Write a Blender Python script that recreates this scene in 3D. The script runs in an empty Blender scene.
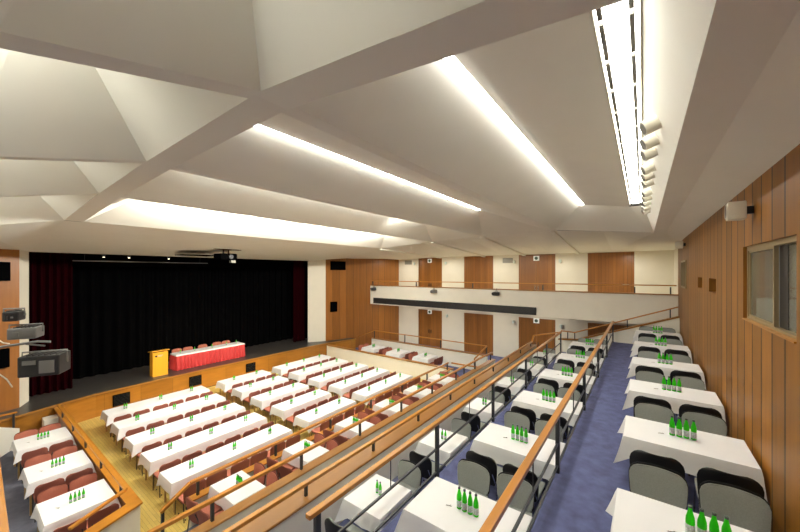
import bpy, bmesh, math, random
from mathutils import Vector, Matrix
random.seed(7)
PI = math.pi
SC = bpy.context.scene
COL = SC.collection

# ------------------------------------------------------------------ materials
def new_mat(name):
    m = bpy.data.materials.new(name); m.use_nodes = True
    nt = m.node_tree; b = nt.nodes['Principled BSDF']
    return m, nt, b

def simple(name, col, rough=.5, metal=0., spec=None, noise=0., nscale=8., bump=0., bscale=60., coat=0.):
    m, nt, b = new_mat(name)
    b.inputs['Base Color'].default_value = (*col, 1)
    b.inputs['Roughness'].default_value = rough
    b.inputs['Metallic'].default_value = metal
    if spec is not None: b.inputs['Specular IOR Level'].default_value = spec
    if coat: b.inputs['Coat Weight'].default_value = coat
    tc = nt.nodes.new('ShaderNodeTexCoord')
    if noise:
        n = nt.nodes.new('ShaderNodeTexNoise'); n.inputs['Scale'].default_value = nscale; n.inputs['Detail'].default_value = 4
        nt.links.new(tc.outputs['Object'], n.inputs['Vector'])
        r = nt.nodes.new('ShaderNodeValToRGB')
        r.color_ramp.elements[0].position = .3; r.color_ramp.elements[1].position = .7
        r.color_ramp.elements[0].color = (*[c*(1-noise) for c in col], 1)
        r.color_ramp.elements[1].color = (*[min(1, c*(1+noise)) for c in col], 1)
        nt.links.new(n.outputs['Fac'], r.inputs['Fac']); nt.links.new(r.outputs['Color'], b.inputs['Base Color'])
    if bump:
        n2 = nt.nodes.new('ShaderNodeTexNoise'); n2.inputs['Scale'].default_value = bscale
        nt.links.new(tc.outputs['Object'], n2.inputs['Vector'])
        bp = nt.nodes.new('ShaderNodeBump'); bp.inputs['Strength'].default_value = bump; bp.inputs['Distance'].default_value = .01
        nt.links.new(n2.outputs['Fac'], bp.inputs['Height']); nt.links.new(bp.outputs['Normal'], b.inputs['Normal'])
    return m

def math_node(nt, op, a, b=None, c=None):
    n = nt.nodes.new('ShaderNodeMath'); n.operation = op
    for i, v in enumerate((a, b, c)):
        if v is None: continue
        if isinstance(v, (int, float)): n.inputs[i].default_value = v
        else: nt.links.new(v, n.inputs[i])
    return n.outputs[0]

def wood(name, col, u=(0, 1, 0), plank=.43, groove=.012, var=.16, rough=.35, grain=(1, 1, .06), gscale=9., groove_dark=.25, coat=.0, tone=.26):
    """wood boards: u is the direction across the boards (object space), plank their width (0 = no boards)"""
    m, nt, b = new_mat(name)
    b.inputs['Roughness'].default_value = rough
    if coat: b.inputs['Coat Weight'].default_value = coat; b.inputs['Coat Roughness'].default_value = .15
    tc = nt.nodes.new('ShaderNodeTexCoord')
    mp = nt.nodes.new('ShaderNodeMapping'); mp.inputs['Scale'].default_value = grain
    nt.links.new(tc.outputs['Object'], mp.inputs['Vector'])
    n = nt.nodes.new('ShaderNodeTexNoise'); n.inputs['Scale'].default_value = gscale; n.inputs['Detail'].default_value = 6; n.inputs['Roughness'].default_value = .6
    nt.links.new(mp.outputs['Vector'], n.inputs['Vector'])
    ramp = nt.nodes.new('ShaderNodeValToRGB')
    ramp.color_ramp.elements[0].position = .25; ramp.color_ramp.elements[1].position = .75
    ramp.color_ramp.elements[0].color = (*[c*(1-var) for c in col], 1)
    ramp.color_ramp.elements[1].color = (*[min(1, c*(1+var)) for c in col], 1)
    nt.links.new(n.outputs['Fac'], ramp.inputs['Fac'])
    out = ramp.outputs['Color']
    if plank:
        d = nt.nodes.new('ShaderNodeVectorMath'); d.operation = 'DOT_PRODUCT'
        nt.links.new(tc.outputs['Object'], d.inputs[0]); d.inputs[1].default_value = u
        s = math_node(nt, 'DIVIDE', d.outputs['Value'], plank)
        cell = math_node(nt, 'FLOOR', s)
        wn = nt.nodes.new('ShaderNodeTexWhiteNoise'); wn.noise_dimensions = '1D'
        nt.links.new(cell, wn.inputs['W'])
        tone = math_node(nt, 'MULTIPLY_ADD', wn.outputs['Value'], tone, 1-tone/2)
        fr = math_node(nt, 'FRACT', s)
        g = math_node(nt, 'LESS_THAN', fr, groove/plank)
        dark = math_node(nt, 'MULTIPLY_ADD', g, groove_dark-1, 1)
        f = math_node(nt, 'MULTIPLY', tone, dark)
        mx = nt.nodes.new('ShaderNodeVectorMath'); mx.operation = 'SCALE'
        nt.links.new(out, mx.inputs[0]); nt.links.new(f, mx.inputs['Scale'])
        out = mx.outputs['Vector']
        inv = math_node(nt, 'SUBTRACT', 1., g)
        bp = nt.nodes.new('ShaderNodeBump'); bp.inputs['Strength'].default_value = .6; bp.inputs['Distance'].default_value = .01
        nt.links.new(inv, bp.inputs['Height']); nt.links.new(bp.outputs['Normal'], b.inputs['Normal'])
    nt.links.new(out, b.inputs['Base Color'])
    return m

def emit(name, col, strength):
    m, nt, b = new_mat(name)
    b.inputs['Base Color'].default_value = (*col, 1)
    b.inputs['Emission Color'].default_value = (*col, 1)
    b.inputs['Emission Strength'].default_value = strength
    return m

def parquet(name):
    m, nt, b = new_mat(name)
    tc = nt.nodes.new('ShaderNodeTexCoord')
    br = nt.nodes.new('ShaderNodeTexBrick')
    br.inputs['Scale'].default_value = 1.; br.inputs['Brick Width'].default_value = .5; br.inputs['Row Height'].default_value = .07
    br.inputs['Mortar Size'].default_value = .002
    br.inputs['Color1'].default_value = (.58, .43, .11, 1); br.inputs['Color2'].default_value = (.68, .51, .14, 1)
    br.inputs['Mortar'].default_value = (.25, .16, .04, 1)
    nt.links.new(tc.outputs['Object'], br.inputs['Vector'])
    nt.links.new(br.outputs['Color'], b.inputs['Base Color'])
    b.inputs['Roughness'].default_value = .3
    return m

def bottle_glass(name):
    m, nt, b = new_mat(name)
    b.inputs['Base Color'].default_value = (.03, .38, .02, 1); b.inputs['Roughness'].default_value = .12
    t = nt.nodes.new('ShaderNodeBsdfTranslucent'); t.inputs['Color'].default_value = (.15, .95, .06, 1)
    mix = nt.nodes.new('ShaderNodeMixShader'); mix.inputs[0].default_value = .62
    out = nt.nodes['Material Output']
    nt.links.new(b.outputs[0], mix.inputs[1]); nt.links.new(t.outputs[0], mix.inputs[2]); nt.links.new(mix.outputs[0], out.inputs['Surface'])
    return m

def pane_glass(name):
    m, nt, b = new_mat(name)
    b.inputs['Base Color'].default_value = (.20, .205, .175, 1); b.inputs['Roughness'].default_value = .06
    t = nt.nodes.new('ShaderNodeBsdfTransparent'); t.inputs['Color'].default_value = (.8, .83, .78, 1)
    mix = nt.nodes.new('ShaderNodeMixShader'); mix.inputs[0].default_value = .45
    nt.links.new(b.outputs[0], mix.inputs[1]); nt.links.new(t.outputs[0], mix.inputs[2])
    nt.links.new(mix.outputs[0], nt.nodes['Material Output'].inputs['Surface'])
    return m

WOODC = (.29, .118, .011)
M = dict(
    ceil=simple('ceiling_paint', (.80, .79, .70), .85, noise=.015, nscale=1.5),
    white=simple('cream_paint', (.76, .72, .60), .75, noise=.02, nscale=2),
    parapet=simple('balcony_paint', (.86, .83, .72), .7, noise=.02, nscale=2),
    greywall=simple('grey_plaster', (.60, .585, .53), .8, noise=.04, nscale=3),
    wall_wood=wood('wall_panel_wood', WOODC, (0, 1, 0), .43, .045, coat=0, groove_dark=.14, rough=.48, tone=.45),
    far_wood=wood('stage_side_panel_wood', (.30, .115, .022), (.3, .954, 0), .55, .02),
    door_wood=wood('door_wood', (.29, .115, .024), (1, 0, 0), .26, .008, groove_dark=.5),
    slat_wood=wood('slatted_panel_wood', (.29, .112, .022), (1, 0, 0), .17, .01, groove_dark=.45),
    rail=wood('handrail_wood', (.50, .205, .024), plank=0, grain=(1, .08, 1), rough=.3, coat=.25, var=.12),
    cap=wood('parapet_cap_wood', (.35, .155, .028), plank=0, grain=(1, .08, 1), rough=.35, var=.12),
    stagewood=wood('stage_front_wood', (.36, .145, .018), (0, 1, 0), 1.2, .008, rough=.3, coat=.2, grain=(1, .15, 1)),
    darkpanel=wood('dark_parapet_wood', (.30, .11, .03), (1, 0, 0), .9, .01),
    table_wood=wood('table_leg_wood', (.42, .27, .10), plank=0),
    lectern=wood('lectern_wood', (.78, .36, .02), plank=0, var=.06, rough=.4),
    parquet=parquet('hall_parquet'),
    stagefloor=wood('stage_boards', (.055, .050, .045), (1, 0, 0), .2, .006, rough=.35),
    carpet=simple('blue_carpet', (.105, .12, .25), .95, noise=.22, nscale=6, bump=.5, bscale=250),
    gcarpet=simple('slate_carpet', (.11, .115, .15), .95, noise=.15, nscale=6, bump=.5, bscale=250),
    cloth=simple('white_linen', (.80, .80, .795), .9, noise=.012, nscale=4),
    redcloth=simple('red_satin', (.52, .04, .04), .5),
    redvelvet=simple('dark_red_velvet', (.014, .0013, .0022), 1., spec=0),
    black=simple('black_drape', (.0022, .0022, .0024), 1., spec=0),
    blackmetal=simple('black_metal', (.02, .02, .021), .45),
    post=simple('charcoal_steel', (.045, .048, .05), .4, metal=.3),
    chrome=simple('chrome_tube', (.62, .62, .62), .22, metal=1),
    legdark=simple('black_tube', (.02, .02, .02), .4),
    grey=simple('grey_upholstery', (.29, .31, .285), .92, noise=.08, nscale=90, bump=.2, bscale=400),
    blackshell=simple('black_chair_shell', (.008, .008, .009), .45),
    red=simple('brick_red_upholstery', (.42, .135, .085), .92, noise=.1, nscale=90, bump=.2, bscale=400),
    redshell=simple('brick_red_back', (.24, .07, .046), .8, noise=.08, nscale=60),
    bottle=bottle_glass('green_glass'),
    label=simple('silver_label', (.46, .49, .47), .4, metal=.1, noise=.45, nscale=55),
    capm=simple('bottle_cap', (.12, .14, .12), .35, metal=.6),
    slot=emit('lamp_diffuser', (1, .985, .93), 27.), slot_wide=emit('wide_lamp_diffuser', (1, .985, .93), 9.),
    tube=emit('fluorescent_glow', (1, .955, .86), 26.),
    soft=emit('downlight_glow', (1, .86, .62), 14.),
    grid=simple('grey_grille', (.23, .22, .19), .6),
    vent=simple('vent_metal', (.30, .29, .24), .5, metal=.2),
    cream=simple('cream_plastic', (.74, .70, .58), .5),
    glass=pane_glass('window_glass'),
    frame=simple('bronze_frame', (.36, .28, .15), .45, metal=.3),
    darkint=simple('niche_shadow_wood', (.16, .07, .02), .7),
    booth=simple('booth_paint', (.40, .42, .39), .8),
    led=simple('black_display', (.022, .022, .022), .5, noise=.6, nscale=30),
    exitw=emit('exit_sign_white', (.8, .82, .76), .25),
    exitd=simple('exit_pictogram', (.05, .10, .07), .6),
    lamp_grey=simple('spotlight_grey', (.20, .20, .19), .45, metal=.3),
    sconce=simple('frosted_glass', (.62, .70, .64), .3),
)

# ------------------------------------------------------------------ mesh building
class MB:
    def __init__(s): s.v = []; s.f = []
    def add(s, vs, fs):
        o = len(s.v); s.v += [tuple(v) for v in vs]; s.f += [tuple(i+o for i in f) for f in fs]; return s
    def box(s, x0, x1, y0, y1, z0, z1):
        return s.add([(x0,y0,z0),(x1,y0,z0),(x1,y1,z0),(x0,y1,z0),(x0,y0,z1),(x1,y0,z1),(x1,y1,z1),(x0,y1,z1)],
                     [(0,3,2,1),(4,5,6,7),(0,1,5,4),(1,2,6,5),(2,3,7,6),(3,0,4,7)])
    def poly(s, *pts): return s.add(pts, [tuple(range(len(pts)))])
    def prism(s, pts, z0, z1):
        n = len(pts)
        return s.add([(x,y,z0) for x,y in pts]+[(x,y,z1) for x,y in pts],
                     [tuple(reversed(range(n))), tuple(range(n,2*n))]+[(i,(i+1)%n,n+(i+1)%n,n+i) for i in range(n)])
    def bar(s, p0, p1, w, h):
        """rectangular bar from p0 to p1: w across (horizontal), h tall"""
        p0, p1 = Vector(p0), Vector(p1); d = (p1-p0).normalized()
        side = d.cross(Vector((0,0,1)))
        if side.length < 1e-4: side = Vector((1,0,0))
        side.normalize(); up = side.cross(d).normalized()
        vs = []
        for p in (p0, p1):
            for a, b in ((-1,-1),(1,-1),(1,1),(-1,1)): vs.append(p+side*(a*w/2)+up*(b*h/2))
        return s.add(vs, [(0,1,2,3),(7,6,5,4),(0,4,5,1),(1,5,6,2),(2,6,7,3),(3,7,4,0)])
    def tube(s, pts, r, n=8, caps=True):
        pts = [Vector(p) for p in pts]; rs = r if isinstance(r, (list, tuple)) else [r]*len(pts)
        rings = []; prev = None
        for i, p in enumerate(pts):
            a = pts[max(0,i-1)]; b = pts[min(len(pts)-1,i+1)]; d = (b-a).normalized()
            if prev is None:
                u = d.cross(Vector((0,0,1)));
                if u.length < 1e-3: u = Vector((1,0,0))
                u.normalize()
            else:
                u = (prev-d*prev.dot(d)).normalized()
            prev = u; w = d.cross(u)
            rings.append([p+(u*math.cos(2*PI*k/n)+w*math.sin(2*PI*k/n))*rs[i] for k in range(n)])
        vs = [v for r_ in rings for v in r_]; fs = []
        for i in range(len(pts)-1):
            for k in range(n): fs.append((i*n+k, i*n+(k+1)%n, (i+1)*n+(k+1)%n, (i+1)*n+k))
        if caps: fs += [tuple(reversed(range(n))), tuple(range((len(pts)-1)*n, len(pts)*n))]
        return s.add(vs, fs)
    def lathe(s, prof, n=12, c=(0,0,0)):
        vs = [(c[0]+r*math.cos(2*PI*k/n), c[1]+r*math.sin(2*PI*k/n), c[2]+z) for r,z in prof for k in range(n)]
        fs = [(i*n+k, i*n+(k+1)%n, (i+1)*n+(k+1)%n, (i+1)*n+k) for i in range(len(prof)-1) for k in range(n)]
        fs += [tuple(reversed(range(n))), tuple(range((len(prof)-1)*n, len(prof)*n))]
        return s.add(vs, fs)
    def mesh(s, name, mat, bevel=0., seg=2, smooth=False, rec=True):
        me = bpy.data.meshes.new(name); me.from_pydata(s.v, [], s.f)
        bm = bmesh.new(); bm.from_mesh(me)
        if rec: bmesh.ops.recalc_face_normals(bm, faces=bm.faces)
        if bevel:
            es = [e for e in bm.edges if e.is_manifold and e.calc_face_angle(0) > .5]
            bmesh.ops.bevel(bm, geom=es, offset=bevel, segments=seg, affect='EDGES', profile=.6)
        if smooth:
            for f in bm.faces: f.smooth = True
        bm.to_mesh(me); bm.free()
        if smooth:
            try: me.set_sharp_from_angle(angle=.7)
            except Exception: pass
        me.materials.append(M[mat] if isinstance(mat, str) else mat)
        return me
    def obj(s, name, mat, parent=None, bevel=0., seg=2, smooth=False, loc=None, rec=True):
        o = bpy.data.objects.new(name, s.mesh(name, mat, bevel, seg, smooth, rec)); COL.objects.link(o)
        if parent: o.parent = parent
        if loc: o.location = loc
        return o

def tag(o, label, cat, group=None):
    o['label'] = label; o['category'] = cat
    if group: o['group'] = group
    return o
def thing(name, label, cat, loc=(0,0,0), rotz=0, group=None):
    o = bpy.data.objects.new(name, None); COL.objects.link(o)
    o.empty_display_size = .1; o.location = loc; o.rotation_euler = (0,0,rotz)
    return tag(o, label, cat, group)
def struct(name, mb, mat, parent=None, **k):
    o = mb.obj(name, mat, parent, **k)
    if parent is None: o['kind'] = 'structure'
    return o
def dup(root, loc, rotz=0., label=None, group=None):
    r = root.copy(); COL.objects.link(r); r.location = loc; r.rotation_euler = (0,0,rotz)
    if label: r['label'] = label
    if group: r['group'] = group
    for ch in list(root.children):
        c = ch.copy(); COL.objects.link(c); c.parent = r
        for g in list(ch.children):
            d = g.copy(); COL.objects.link(d); d.parent = c
    return r
class Proto:
    """the first placing moves the built thing itself, every later one copies it with its parts"""
    def __init__(s, root): s.root = root; s.used = False
    def place(s, loc, rotz, label, group, scale=None):
        if s.used:
            r = dup(s.root, loc, rotz, label, group)
            if scale: r.scale = (scale,)*3
            return r
        s.used = True; s.root.location = loc; s.root.rotation_euler = (0,0,rotz); s.root['label'] = label; s.root['group'] = group
        return s.root
ORD = 'zeroth first second third fourth fifth sixth seventh eighth ninth tenth eleventh twelfth'.split()

# ------------------------------------------------------------------ levels of the house
ZA, ZB, ZC, ZD, ZT, ZS = 2.60, 1.86, 1.15, .41, .10, .90   # upper gallery, middle, lower tier, floor-side tier, side terraces, stage
YF = 17.4          # far end of the tiers
# ------------------------------------------------------------------ setting: floors
struct('floor', MB().box(-17.3, -4.3, 2.2, 15.0, -.2, 0), 'parquet')
struct('floor_corridor', MB().box(-17.9, 1.3, 14.85, 21.6, -.22, ZT), 'carpet')
struct('floor_terrace', MB().box(-17.3, -4.0, -4.9, 2.36, -.22, ZT), 'gcarpet')
struct('floor_aisle', MB().box(-5.7, -4.5, 2.37, 14.84, .005, ZT), 'carpet')
struct('floor_tier', MB().box(-7.55, -5.9, 2.4, 14.3, .005, ZD), 'gcarpet')
struct('floor_lower_gallery', MB().box(-4.42, -3.14, -4.8, YF, .005, ZC), 'carpet')
struct('floor_middle_gallery', MB().box(-3.13, -1.11, -4.8, YF, .005, ZB), 'carpet')
struct('floor_upper_gallery', MB().box(-1.10, 1.2, -4.8, YF, .005, ZA), 'carpet')
# stage with its bent apron
apr = [(-16.45,-.6),(-16.72,1.28),(-17.1,2.55),(-17.28,3.35),(-17.36,7.5),(-17.32,11.5),(-17.22,14.05),(-17.05,15.2),(-16.7,16.6),(-16.6,17.2)]
struct('floor_stage', MB().prism(apr+[(-23,17.2),(-23,-.6)], ZS-.06, ZS), 'stagefloor')
face = [(x-.02, y) for x, y in apr]
struct('wall_stage_front', MB().prism(face+[(x-.3, y) for x, y in reversed(face)], 0, ZS-.061), 'stagewood')
nosing = MB()
for (a, b) in zip(apr[:-1], apr[1:]): nosing.bar((a[0]+.01, a[1], ZS-.005), (b[0]+.01, b[1], ZS-.005), .07, .07)
struct('trim_1', nosing, 'cap')
# four black vents in the stage front
for i, (y0, y1) in enumerate(((3.86,4.42),(6.68,7.22),(9.46,10.0),(12.26,12.84))):
    x = -17.36 if i else -17.29
    v = thing('floor_vent', f'black ventilation opening in the stage front, {ORD[i+1]} from the lectern side', 'vent', (x+.012, (y0+y1)/2, .24), 0, 'black vents in the stage front')
    MB().box(-.005, .02, -(y1-y0)/2, (y1-y0)/2, 0, .46).obj('backing', 'black', v)
    sl = MB()
    for k in range(8): sl.box(.02, .028, -(y1-y0)/2+.02, (y1-y0)/2-.02, .03+k*.054, .045+k*.054)
    sl.obj('slat', 'blackmetal', v)

# ------------------------------------------------------------------ setting: walls
def wall_x(name, mat, x0, x1, y0, y1, z0, z1, holes):
    """a wall lying along Y with rectangular openings (ya, yb, za, zb)"""
    mb = MB(); ys = sorted({y0, y1, *[h[0] for h in holes], *[h[1] for h in holes]})
    for a, b in zip(ys[:-1], ys[1:]):
        hs = sorted([h for h in holes if h[0] <= a+1e-6 and h[1] >= b-1e-6], key=lambda h: h[2]); z = z0
        for h in hs:
            mb.box(x0, x1, a, b, z, h[2]); z = h[3]
        mb.box(x0, x1, a, b, z, z1)
    return struct(name, mb, mat)
holes = [(4.86,6.98,5.0,6.07),(9.25,10.15,5.26,5.56),(11.2,12.0,5.28,5.56),(14.9,16.6,5.12,6.12)]
wall_x('wall_back', 'wall_wood', 1.2, 1.42, -4.9, 18.35, 0, 6.98, holes)
# projection booth behind the window
struct('wall_booth_back', MB().box(2.6,2.7,3.5,8.4,4.2,7.0), 'booth'); struct('wall_booth_far', MB().box(1.43,2.7,8.41,8.5,4.1,7.0), 'booth')
struct('wall_booth_near', MB().box(1.43,2.7,3.4,3.49,4.1,7.0), 'booth'); struct('floor_booth', MB().box(1.43,2.7,3.5,8.4,4.1,4.2), 'booth'); struct('ceiling_booth', MB().box(1.43,2.7,3.5,8.4,6.9,7.0), 'booth')
desk = MB().box(2.05, 2.58, 4.0, 6.9, 4.95, 5.0); dk = thing('control_desk', 'grey control desk behind the projection booth window', 'desk', (0,0,0))
desk.obj('desktop', 'booth', dk); MB().box(2.5,2.55,4.1,6.8,4.2,4.95).obj('modesty_panel','booth',dk)
MB().box(2.15,2.5,4.6,5.2,5.0,5.12).obj('mixer','grid',dk.children[0])
# niches and slit window backs
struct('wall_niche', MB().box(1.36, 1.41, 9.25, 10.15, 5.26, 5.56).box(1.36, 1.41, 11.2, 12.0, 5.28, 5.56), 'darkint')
struct('wall_booth_rear', MB().box(1.40, 1.45, 14.9, 16.6, 5.12, 6.12), 'black')
# big booth window
w = struct('window_1', MB().box(1.24,1.36,4.86,6.98,5.0,5.05).box(1.24,1.36,4.86,6.98,6.01,6.07).box(1.24,1.36,4.86,4.93,5.05,6.01).box(1.24,1.36,6.93,6.98,5.05,6.01), 'frame')
MB().box(1.30,1.35,5.52,5.80,5.05,6.01).obj('pane_gap_dark','blackmetal',w)  # black strip: the dark of the gap between sliding panes, put in colour
MB().box(1.25,1.29,5.78,6.92,5.05,5.08).box(1.25,1.29,5.78,6.92,5.98,6.01).box(1.25,1.29,6.89,6.92,5.08,5.98).box(1.25,1.29,5.78,5.82,5.08,5.98).obj('sash','frame',w)
MB().box(1.268,1.272,5.82,6.89,5.08,5.98).obj('pane','glass',w)
MB().box(1.305,1.309,4.93,5.52,5.05,6.01).obj('pane','glass',w)
MB().box(1.185,1.24,4.87,6.97,5.002,5.02).obj('window_sill','rail',w)
w = struct('window_2', MB().box(1.17,1.3,14.9,16.6,5.12,5.18).box(1.17,1.3,14.9,16.6,6.06,6.12).box(1.17,1.3,14.9,15.0,5.18,6.06).box(1.17,1.3,16.5,16.6,5.18,6.06).box(1.17,1.3,15.7,15.8,5.18,6.06), 'frame')
MB().box(1.26,1.265,15.0,15.7,5.18,6.06).obj('pane','blackmetal',w); MB().box(1.26,1.265,15.8,16.5,5.18,6.06).obj('pane','blackmetal',w)
# side wall beyond the balcony (along X at Y=21.5), upper and lower doors
YW = 21.5
doors = [(-14.05,-11.98),(-10.2,-8.08),(-6.4,-4.24),(-2.54,-.37)]
mb = MB(); xs = [-16.1]+[v for d in doors for v in d]+[1.45]
for a, b in zip(xs[0::2], xs[1::2]): mb.box(a, b, YW, YW+.2, -.2, 7.0)
for a, b in doors: mb.box(a, b, YW, YW+.2, 2.82, 3.6).box(a, b, YW+.12, YW+.2, -.2, 2.82).box(a, b, YW+.12, YW+.2, 3.6, 7.0)
struct('wall_side', mb, 'white')
struct('wall_upper_end', MB().box(1.25, 1.45, 18.36, 21.5, -.2, 7.0), 'white')
n = 0
for lev, (z0, z1) in (('upper', (3.6, 6.78)), ('lower', (ZT, 2.82))):
    for i, (a, b) in enumerate(doors):
        n += 1
        dbl = i in (0, 2)
        if dbl:
            d = struct(f'door_{n}', MB().box(a, a+.06, YW+.0, YW+.119, z0, z1).box(b-.06, b, YW, YW+.119, z0, z1).box(a+.06, b-.06, YW, YW+.119, z1-.06, z1), 'door_wood')
            m_ = (a+b)/2
            for s0, s1 in ((a+.06, m_-.004), (m_+.004, b-.06)):
                lf = MB().box(s0, s1, YW+.04, YW+.1, z0, z1-.06)
                lf.box(s0+.1, s1-.1, YW+.032, YW+.04, z0+1.15, z0+1.17); lf.box(s0+.1, s1-.1, YW+.032, YW+.04, z1-.35, z1-.33)
                leaf = lf.obj('door_leaf', 'door_wood', d, bevel=.004, seg=1)
                hx = m_-.09 if s1 < m_ else m_+.09
                MB().box(hx-.02, hx+.02, YW+.02, YW+.04, z0+.95, z0+1.25).tube([(hx, YW+.02, z0+1.0), (hx, YW-.03, z0+1.0), (hx, YW-.03, z0+1.2), (hx, YW+.02, z0+1.2)], .012, 6).obj('door_handle', 'chrome' if lev == 'upper' and i == 2 else 'blackmetal', leaf)
        else:
            struct(f'door_{n}', MB().box(a, b, YW+.02, YW+.118, z0, z1), 'slat_wood')
# angled panelled walls either side of the stage and the cream piers
def wall_pts(name, mat, p, q, z0, z1, th=.15):
    d = Vector((q[0]-p[0], q[1]-p[1], 0)).normalized(); nrm = Vector((-d.y, d.x, 0))*th
    return struct(name, MB().prism([p, q, (q[0]+nrm.x, q[1]+nrm.y), (p[0]+nrm.x, p[1]+nrm.y)], z0, z1), mat)
wall_pts('wall_stage_side_far', 'far_wood', (-17.78,15.42), (-15.95,21.5), .1, 6.9)
wall_pts('wall_stage_side_near', 'far_wood', (-15.95,-4.9), (-17.78,1.42), .1, 6.9)
wall_pts('wall_pier_far', 'white', (-18.4,14.4), (-17.78,15.42), ZS, 6.9)
wall_pts('wall_pier_near', 'white', (-17.78,1.42), (-18.4,1.70), ZS, 6.9)
struct('wall_left', MB().box(-16.0, 1.4, -5.1, -4.9, -.2, 7.0), 'white')
# stage house
struct('wall_stage_rear', MB().box(-23.2, -23.0, -1.5, 17.3, 0, 9.5), 'black')
struct('wall_stage_left', MB().box(-23, -18.55, 1.0, 1.2, 0, 9.5), 'black')
struct('wall_stage_right', MB().box(-23, -18.6, 15.2, 15.4, 0, 9.5), 'black')
struct('ceiling_stage', MB().box(-23, -18.5, 1.0, 15.4, 7.4, 7.5), 'black')
struct('wall_proscenium', MB().box(-18.62, -18.42, .6, 15.6, 6.46, 7.6), 'white')

# parapets and tier fronts
def parapet(name, mat, x0, x1, y0, y1, z0, z1): return struct(name, MB().box(x0,x1,y0,y1,z0,z1), mat)
parapet('wall_gallery_front', 'parapet', -4.70, -4.43, 1.2, 17.9, 0, 1.90)
parapet('wall_tier_back', 'greywall', -5.88, -5.74, 1.6, 15.5, 0, 1.46)
parapet('wall_tier_front', 'white', -7.68, -7.56, 2.95, 14.35, 0, .92)
parapet('wall_terrace_far', 'parapet', -17.0, -7.7, 14.84, 14.98, 0, .80)
parapet('wall_corridor', 'parapet', -15.5, -7.0, 17.65, 17.8, .1, 1.0)
struct('wall_terrace_near', MB().box(-17.0, -8.7, 2.2, 2.36, 0, .80), 'darkpanel')
struct('wall_terrace_end', MB().prism([(-8.72,2.36),(-8.55,2.36),(-8.1,1.2),(-8.25,1.15)], 0, .80), 'white')
sw = MB().add([(-16.25,1.3,.1),(-14.4,0,.1),(-14.4,0,1.75),(-16.25,1.3,.64),(-16.31,1.22,.1),(-14.46,-.08,.1),(-14.46,-.08,1.75),(-16.31,1.22,.64)],
     [(0,1,2,3),(7,6,5,4),(0,4,5,1),(1,5,6,2),(2,6,7,3),(3,7,4,0)])
struct('wall_stair_side', sw, 'parapet')
struct('wall_terrace_stub', MB().box(-16.75,-16.3,1.85,2.19,.1,.66), 'parapet')
# far end of the tiers: sloped end wall
ew = MB().add([(-3.1,YF,0),(1.19,YF,0),(1.19,YF,3.86),(-2.45,YF,2.50),(-3.1,YF,2.42),(-3.1,YF+.14,0),(1.19,YF+.14,0),(1.19,YF+.14,3.86),(-2.45,YF+.14,2.50),(-3.1,YF+.14,2.42)],
     [(0,1,2,3,4),(9,8,7,6,5),(0,5,6,1),(1,6,7,2),(2,7,8,3),(3,8,9,4),(4,9,5,0)])
struct('wall_gallery_end', ew, 'parapet')
capm = MB().bar((-2.47,YF+.07,2.53),(1.18,YF+.07,3.89),.22,.06).bar((-3.3,YF+.07,2.45),(-2.45,YF+.07,2.52),.22,.06)
struct('trim_2', capm, 'cap')
cap = MB().box(-4.76,-4.40,1.2,17.9,1.905,1.95); struct('trim_3', cap, 'cap', bevel=.008, seg=1)
struct('trim_4', MB().box(-5.92,-5.70,1.6,15.5,1.465,1.51), 'cap', bevel=.008, seg=1)
struct('trim_5', MB().box(-7.72,-7.52,2.95,14.35,.925,.965), 'rail', bevel=.008, seg=1)
struct('trim_6', MB().box(-17.0,-7.66,14.80,15.02,.805,.845), 'cap', bevel=.008, seg=1)
struct('trim_7', MB().box(-15.54,-6.96,17.61,17.84,1.005,1.045), 'cap', bevel=.008, seg=1)
struct('trim_8', MB().box(-17.0,-8.72,2.16,2.39,.805,.845).prism([(-8.8,2.39),(-8.51,2.39),(-8.06,1.2),(-8.30,1.14)],.805,.845), 'rail')
# balcony
struct('floor_balcony', MB().box(-16.08,1.22,18.3,21.5,3.42,3.6), 'parapet')
struct('wall_balcony', MB().box(-16.1,1.2,18.18,18.3,3.36,4.70), 'parapet', bevel=.01, seg=1)
struct('trim_9', MB().box(-16.13,1.2,18.14,18.36,4.705,4.75), 'cap')
tag(MB().box(-15.75,-4.5,18.11,18.175,3.44,3.84).obj('display_sign','led',bevel=.01,seg=1), 'long black display strip along the lower edge of the white balcony front', 'display')

# ------------------------------------------------------------------ setting: folded ceiling
XR = [.30, -3.0, -6.04, -8.7, -12.07]; ZR = [7.08, 7.40, 7.35, 7.25, 7.04]; HW = [.0, .11, .08, .06, .05]
YB0, YB1, YE0, YE1 = 1.72, 2.08, 14.5, 14.68
beam = MB()
def strip(mb, x0, x1, y0, y1, za, zb):   # flat soffit from x0 (height za) to x1 (height zb)
    mb.poly((x0,y0,za),(x1,y0,zb),(x1,y1,zb),(x0,y1,za))
for i in range(4):
    strip(beam, XR[i], XR[i+1], YB0, YB1, ZR[i], ZR[i+1])
    strip(beam, XR[i], XR[i+1], YE0, YE1, ZR[i], ZR[i+1])
for i in range(1, 5):
    strip(beam, XR[i]-HW[i], XR[i]+HW[i], YB1, YE0, ZR[i], ZR[i])
# right-hand soffit: flat strip, then a slope down to the panelled wall
beam.poly((.30,-4.9,7.08),(.30,YE1,7.08),(.66,YE1,7.08),(.66,-4.9,7.08))
beam.poly((.30,YE1,7.08),(.30,21.5,6.80),(.66,21.5,6.80),(.66,YE1,7.08)).poly((.66,YE1,7.08),(.66,21.5,6.80),(1.5,21.5,6.80),(1.2,YE1,6.92))
beam.poly((.66,-4.9,7.08),(.66,YE1,7.08),(1.2,YE1,6.92),(1.2,-4.9,6.92))
struct('ceiling', beam, 'ceil', rec=False)
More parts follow.
